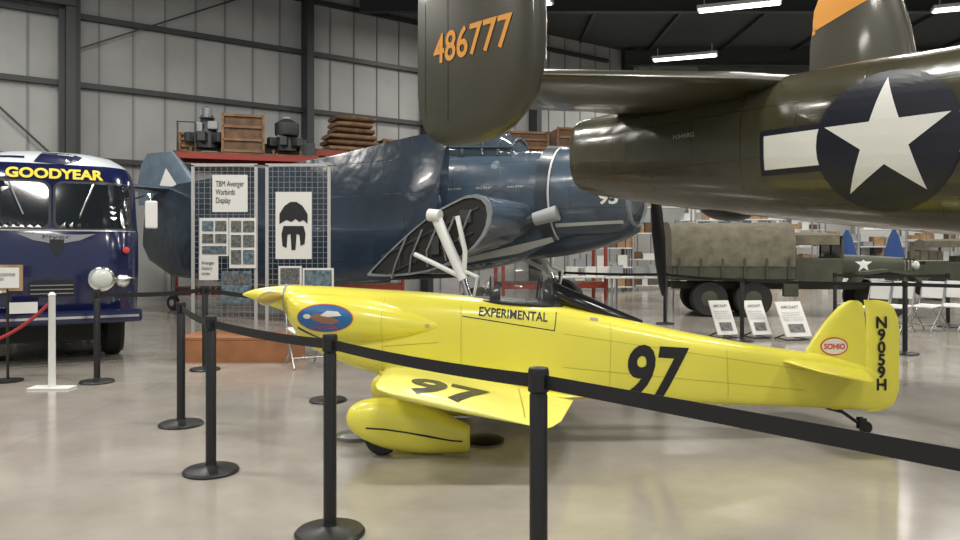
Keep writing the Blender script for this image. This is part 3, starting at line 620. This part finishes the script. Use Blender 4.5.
def chair(x,y,rz,m=PLAST,nm='folding_chair'):
    e=empty(nm,(x,y,0),rz)
    box('seat',(0,0,.44),(.40,.4,.025),m,e,Matrix.Rotation(.08,3,'X'),bevel=.01)
    box('backrest',(0,.21,.72),(.38,.02,.30),m,e,Matrix.Rotation(-.18,3,'X'),bevel=.01)
    for s in(-1,1):
        tube('leg_front_%d'%(s+2),[(s*.2,.24,.88),(s*.2,.13,.44),(s*.2,-.22,0.01)],.012,STEEL,e)
        tube('leg_rear_%d'%(s+2),[(s*.18,-.12,.43),(s*.18,.26,0.01)],.012,STEEL,e)
    tube('crossbar',[(-.2,-.13,.12),(.2,-.13,.12)],.01,STEEL,e)
    return e
chair(*fx(306,366),.5)
for i,px in enumerate((872,896,926,952,980)): 
    y=12.9+.12*i; chair((px-480)/F*y,y,-1.15+.05*i)
fp=empty('drip_pan',(*fx(354,438),0)); lathe('pan',[(.01,.0),(.13,0),(.15,.03),(.14,.03),(.12,.008),(.01,.008)],(0,0,0),(0,0,1),PLATE,fp)
fp=empty('wheel_chock_disc',(*fx(485,441),0)); lathe('disc',[(.01,.0),(.14,0),(.145,.02),(.1,.04),(.03,.05),(.01,.05)],(0,0,0),(0,0,1),SBLK,fp)

# ---------------------------------------------------------------- info easels
for px,by,s in((723,338,.36),(757,338,.34),(793,340,.46)):
    x,y=fx(px,by)
    e=empty('info_easel',(x,y,0),.25)
    R_=Matrix.Rotation(-.5,3,'X')
    box('board',(0,0,.33),(s,.02,.60),PAPER,e,R_)
    V3=R_@Vector((0,0,1)); O3=Vector((0,0,.33))+R_@Vector((0,-.014,0))
    decal('heading',text2d('AIRCRAFT',s*.7,.05),O3+V3*.2,U,V3,BLK,e,None,.002)
    decal('body_text',text2d('built by volunteers\nand restored here\nfor the museum and\ndisplay in the hangar',s*.8,.16),O3+V3*.04,U,V3,GREYP,e,None,.002)
    decal('picture',rect2d(s*.6,.14),O3-V3*.16,U,V3,PHOTO,e,None,.002)
    tube('strut',[(-s*.4,-.1,.12),(-s*.4,.2,.01)],.012,FRAME,e); tube('strut_b',[(s*.4,-.1,.12),(s*.4,.2,.01)],.012,FRAME,e); tube('foot',[(-s*.45,-.13,.02),(s*.45,-.13,.02)],.012,FRAME,e)
    tube('foot_l',[(-s*.4,-.13,.02),(-s*.4,.2,.02)],.01,FRAME,e);tube('foot_r',[(s*.4,-.13,.02),(s*.4,.2,.02)],.01,FRAME,e)

# ---------------------------------------------------------------- army truck
def truck(x,y,rz,sc,cover=True):
    tr=empty('army_truck',(x,y,0),rz); tr.scale=(sc,sc,sc)
    boxes('chassis',[((-.1,-.4,.75),(5.8,.1,.16)),((-.1,.4,.75),(5.8,.1,.16)),((2.9,0,.72),(.1,1.9,.18))],ARMY,tr)
    boxes('cargo_bed',[((-1.6,0,.95),(2.9,2.1,.1)),((-1.6,-1.05,1.2),(2.9,.05,.5)),((-1.6,1.05,1.2),(2.9,.05,.5)),((-3.05,0,1.2),(.05,2.1,.5))]+[((-2.9+i*.52,-1.09,1.2),(.05,.04,.5)) for i in range(6)],ARMY,tr)
    R=[]
    for k,x in enumerate((-3.08,-2.8,-2.5,-2.2,-1.9,-1.6,-1.3,-1.0,-.7,-.4,-.15)):
        sg_=-.045 if k%2 else 0
        R.append([Vector((x,y+(.02 if k%2 else 0)*(1 if y<0 else -1),z+sg_*(z>2))) for y,z in((-1.1,1.25),(-1.1,1.9),(-1.0,2.15),(-.6,2.33),(0,2.38),(.6,2.33),(1.0,2.15),(1.1,1.9),(1.1,1.25))])
    loft('canvas_cover',R,CANVAS,tr,ang=60)
    boxes('cab',[((.45,-.85,1.15),(1.1,.06,.6)),((.45,.85,1.15),(1.1,.06,.6)),((-.1,0,1.3),(.06,1.7,.9)),((.45,0,.9),(1.1,1.7,.08)),((1.0,0,1.2),(.06,1.7,.6)),((.3,0,1.1),(.5,1.5,.3))],ARMY,tr,.02)
    loft('cab_top',[[Vector((x,y,z)) for y,z in((-.85,1.78),(-.83,2.02),(0,2.1),(.83,2.02),(.85,1.78))] for x in(-.12,.95)],CANVAS,tr)
    boxes('windshield_frame',[((1.02,-.8,1.72),(.05,.05,.55)),((1.02,.8,1.72),(.05,.05,.55)),((1.02,0,1.97),(.05,1.65,.05)),((1.02,0,1.72),(.05,.05,.5))],ARMY,tr)
    box('windshield',(1.02,0,1.72),(.015,1.55,.5),DGLASS,tr)
    hd=body_x('hood',[(1.0,0,1.25,.62,.3,4),(1.8,0,1.23,.55,.29,4),(2.6,0,1.2,.46,.27,4)],ARMY,tr,sub=2)
    boxes('grille_guard',[((2.75,y,1.1),(.03,.03,.7)) for y in(-.6,-.4,-.2,0,.2,.4,.6)]+[((2.75,0,1.42),(.03,1.3,.03)),((2.75,0,.8),(.03,1.3,.03))],ARMY,tr)
    for s in(-1,1):
        yy=.55 if s>0 else -1.05
        prism('fender_%d'%(s+2),[(1.15,yy,.8),(1.4,yy,1.12),(2.0,yy,1.2),(2.6,yy,1.12),(2.85,yy,.85),(2.75,yy,.85),(2.5,yy,1.05),(2.0,yy,1.13),(1.5,yy,1.05),(1.3,yy,.8)],(0,.5,0),ARMY,tr)
        wheel('front_wheel_%d'%(s+2),(2.05,s*.85,.45),.45,.22,tr,hub=ARMY)
        wheel('rear_wheel_a_%d'%(s+2),(-1.1,s*.85,.45),.45,.3,tr,hub=ARMY); wheel('rear_wheel_b_%d'%(s+2),(-2.15,s*.85,.45),.45,.3,tr,hub=ARMY)
        lathe('headlight_%d'%(s+2),[(.03,-.08),(.1,-.02),(.1,.05),(.01,.06)],(2.72,s*.75,1.28),(1,0,0),LENS,tr)
    decal('hood_star',star2d(.22),(1.6,-1.5,1.3),U,V,WHITE,tr,[hd],.006,.2)
    boxes('fuel_can',[((-.25,-1.0,.72),(.35,.18,.4))],ARMY,tr,.03)
truck(6.8,16.5,-.12,.86)
jp=empty('army_jeep',(14.0,21.5,0),-.3)
boxes('tub',[((-.3,0,.75),(2.0,1.4,.45)),((-.3,-.68,1.02),(1.9,.04,.15)),((-.3,.68,1.02),(1.9,.04,.15))],ARMY,jp,.04)
body_x('hood',[(.7,0,.85,.6,.22,5),(1.6,0,.83,.5,.2,5)],ARMY,jp,sub=2)
boxes('windshield',[((.65,-.6,1.25),(.04,.04,.5)),((.65,.6,1.25),(.04,.04,.5)),((.65,0,1.5),(.04,1.24,.04))],ARMY,jp)
loft('soft_top',[[Vector((x,y,z)) for y,z in((-.65,1.5),(-.6,1.68),(0,1.74),(.6,1.68),(.65,1.5))] for x in(-1.25,.66)],CANVAS,jp)
boxes('seats',[((-.3,-.35,1.0),(.1,.45,.5)),((-.3,.35,1.0),(.1,.45,.5)),((-.1,-.35,.85),(.4,.45,.1)),((-.1,.35,.85),(.4,.45,.1))],CANVAS,jp,.03)
for i,(x,y) in enumerate(((1.1,-.62),(1.1,.62),(-.9,-.62),(-.9,.62))): wheel('wheel_%d'%i,(x,y,.38),.38,.18,jp,hub=ARMY)
boxes('fenders',[((1.1,-.62,.8),(.9,.25,.04)),((1.1,.62,.8),(.9,.25,.04))],ARMY,jp)

# ---------------------------------------------------------------- racks with crates
def rack(nm,x,y,w_,zt,rz):
    e=empty(nm,(x,y,0),rz)
    boxes('uprights',[((sx*w_/2,sy*.5,zt/2),(.08,.08,zt)) for sx in(-1,1) for sy in(-1,1)],RACK,e)
    boxes('beams',[((0,sy*.5,z),(w_,.06,.13)) for z in(zt-.07,zt*.5,.4) for sy in(-1,1)],RACK,e)
    boxes('decks',[((0,0,z),(w_,1.0,.04)) for z in(zt+.02,zt*.5+.09,.49)],CRATE,e)
    return e
def crate(e,x,y,z,w_,d,h):
    boxes('crate_panel',[((x,y,z+h/2),(w_*.94,d*.94,h*.96))],CRATE,e)
    fr=[]
    for sx in(-1,1):
        for sy in(-1,1): fr.append(((x+sx*w_/2,y+sy*d/2,z+h/2),(.06,.05,h)))
    for sz in(0.04,h/3,h*2/3,h-.04):
        for sy in(-1,1): fr.append(((x,y+sy*d/2,z+sz),(w_,.05,.06)))
    boxes('crate_battens',fr,CRATEB,e)
def engine(e,x,y,z,s=1,m=GREYP):
    lathe('engine_case',[(.05,0),(.25*s,.02),(.25*s,.3*s),(.15*s,.45*s),(.12*s,.7*s)],(x,y,z+.1),(0,0,1),FRAME,e)
    boxes('engine_cylinders',[((x+.33*s*math.cos(a),y+.33*s*math.sin(a),z+.3*s),(.25*s,.16*s,.2*s),Matrix.Rotation(a,3,'Z')) for a in[i*math.pi/3.5 for i in range(7)]],FRAME,e,.02)
    boxes('engine_accessories',[((x+.12*s,y-.2*s,z+.55*s),(.2*s,.16*s,.16*s)),((x-.15*s,y-.2*s,z+.5*s),(.14*s,.14*s,.2*s)),((x,y,z+.85*s),(.16*s,.16*s,.12*s))],m,e,.02)
    boxes('engine_stand',[((x-.3*s,y,z+.06),(.06,.6,.12)),((x+.3*s,y,z+.06),(.06,.6,.12)),((x,y,z+.1),(.7*s,.08,.05))],CRATE,e)
YR=18.6
k1=rack('pallet_rack',(245-480)/F*YR,YR+.2,3.4,3.75,.3)
crate(k1,-.1,0,3.8,.95,.9,.95);crate(k1,-.15,0,2.0,1.0,.9,.9);engine(k1,-.95,0,3.8,1.2);engine(k1,.95,0,3.8,1.1)
boxes('parts_bins',[((.55,.2,3.95),(.3,.4,.3)),((1.45,.1,3.98),(.4,.5,.35)),((-.62,.3,4.0),(.2,.3,.4)),((1.0,.35,4.1),(.5,.2,.6))],FRAME,k1,.02)
lathe('gasket_drum',[(.02,0),(.28,.0),(.3,.05),(.3,.3),(.1,.42),(.02,.43)],(.95,-.15,3.95+.35),(0,0,1),FRAME,k1)
tube('pipe_rail',[(-1.6,-.4,3.8),(-1.6,-.4,4.5),(-1.2,-.4,4.5),(-1.2,-.4,3.8)],.025,FRAME,k1)
crate(k1,-1.35,.2,3.8,.45,.5,.5)
lathe('bell_lamp',[(.02,1.0),(.12,.95),(.1,.75),(.2,.7),(.05,.68)],(-.95,-.1,3.95),(0,0,1),STEEL,k1)
crate(k1,-1.3,.1,2.0,.7,.8,.6);crate(k1,1.1,.1,2.0,.8,.8,.8)
k2=rack('pallet_rack',(352-480)/F*20,20.4,2.4,4.0,.5)
for i in range(6): body_x('stacked_tarp_%d'%i,[(-.8+random.uniform(-.12,.12)+.05*i,random.uniform(-.1,.1),4.11+i*.165,.4,.05,3),(-.66+.05*i,0,4.11+i*.165,.45,.085,3),(.5-.05*i,0,4.11+i*.165,.45,.085,3),(.64-.05*i+random.uniform(-.1,.1),0,4.11+i*.165,.38,.05,3)],CRATE if i%2 else CRATEB,k2)
crate(k2,.95,0,4.05,.5,.8,.4)
k3=rack('pallet_rack',(552-480)/F*21,21.6,3.0,4.0,.2)
crate(k3,-.75,0,4.05,1.1,.9,.7);crate(k3,.6,0,4.05,1.0,.9,.85);crate(k3,-.5,0,2.2,1.1,.9,.8);crate(k3,.6,0,2.2,1,.9,.7)

# ---------------------------------------------------------------- right background clutter
def shelf(x,y,w_,h,n,rz=0):
    e=empty('storage_shelf',(x,y,0),rz)
    boxes('posts',[((sx*w_/2,sy*.25,h/2),(.05,.05,h)) for sx in(-1,1) for sy in(-1,1)],GREYP,e)
    boxes('shelves',[((0,0,.15+i*(h-.2)/(n-1)),(w_,.55,.04)) for i in range(n)],PLAST,e)
    g={}
    for i in range(n):
        xx=-w_/2+.2
        while xx<w_/2-.25:
            ww=random.uniform(.2,.5);hh=random.uniform(.15,.45); m=random.choice([TANB,PLAST,GREYP,CRATE,TANB,PAPER,CANVAS])
            g.setdefault(m.name,(m,[]))[1].append(((xx+ww/2,0,.17+i*(h-.2)/(n-1)+hh/2),(ww*.9,.4,hh))); xx+=ww
    for m,L in g.values(): boxes('boxes_'+m.name,L,m,e)
def table(x,y,w_=1.8):
    e=empty('folding_table',(x,y,0))
    box('top',(0,0,.74),(w_,.75,.04),PLAST,e,bevel=.01); boxes('legs',[((sx*(w_/2-.15),sy*.3,.36),(.035,.035,.72)) for sx in(-1,1) for sy in(-1,1)],GREYP,e)
    L=[((random.uniform(-w_/2+.2,w_/2-.2),random.uniform(-.2,.2),.76+.12),(random.uniform(.15,.4),.25,.24)) for _ in range(4)]
    boxes('table_items',L,random.choice([PAPER,TANB,GREYP]),e)
for px,Y,w_,h,n in((600,26,2.2,2.2,4),(660,27,2.4,3.0,4),(708,29,2.4,2.6,4),(756,28,2.0,2.6,4),(796,31,2.2,3,5),(835,30,1.6,2.6,4),(880,31,2.0,3,5),(930,30,2.2,2.7,4),(985,29,2.4,2.5,4)):
    shelf((px-480)/F*Y,Y,w_,h,n)
for px,Y in((585,19.0),(640,21),(640,18.6),(696,23.5),(958,25)): table((px-480)/F*Y,Y,1.8)
nb=empty('notice_board',((745-480)/F*33.6,33.7,0))
box('panel',(0,0,2.7),(5,.08,1.8),PAPER,nb); box('panel_b',(7,0,2.6),(4,.08,1.6),PLAST,nb)
boxes('posts',[((-2.3,.02,.9),(.1,.06,1.8)),((2.3,.02,.9),(.1,.06,1.8)),((5.2,.02,.9),(.1,.06,1.8)),((8.8,.02,.9),(.1,.06,1.8))],FRAME,nb)
boxes('pictures',[((-1.8+i*.9,-.06,2.7),(.6,.02,.8+.2*(i%2))) for i in range(5)],PHOTOB,nb)
for px,py,Y in((847,230,19.2),(894,229,20)):
    e=empty('patio_umbrella',((px-480)/F*Y,Y,0)); zt=H-(py-250)/F*Y
    cyl('pole',(0,0,0),(0,0,zt),.025,.025,PLAST,e); lathe('base',[(.01,0),(.25,0),(.25,.05),(.03,.08)],(0,0,0),(0,0,1),GREYP,e)
    N=16;prof=[(.03,zt),(.10,zt-.2),(.19,zt-.6),(.22,zt-.75)]
    R=[[Vector((r*(1+.18*(j%2))*math.cos(2*math.pi*j/N),r*(1+.18*(j%2))*math.sin(2*math.pi*j/N),z)) for j in range(N)] for r,z in prof]
    loft('canopy_folded',R,BLUF,e)
# ---------------------------------------------------------------- camera
c=bpy.data.cameras.new('camera'); co=bpy.data.objects.new('camera',c); col.objects.link(co)
co.location=(0,0,H); co.rotation_euler=(math.radians(90),0,0)
c.sensor_width=36; c.lens=F/960*36; c.shift_y=-20/960; c.clip_end=200
scn.camera=co
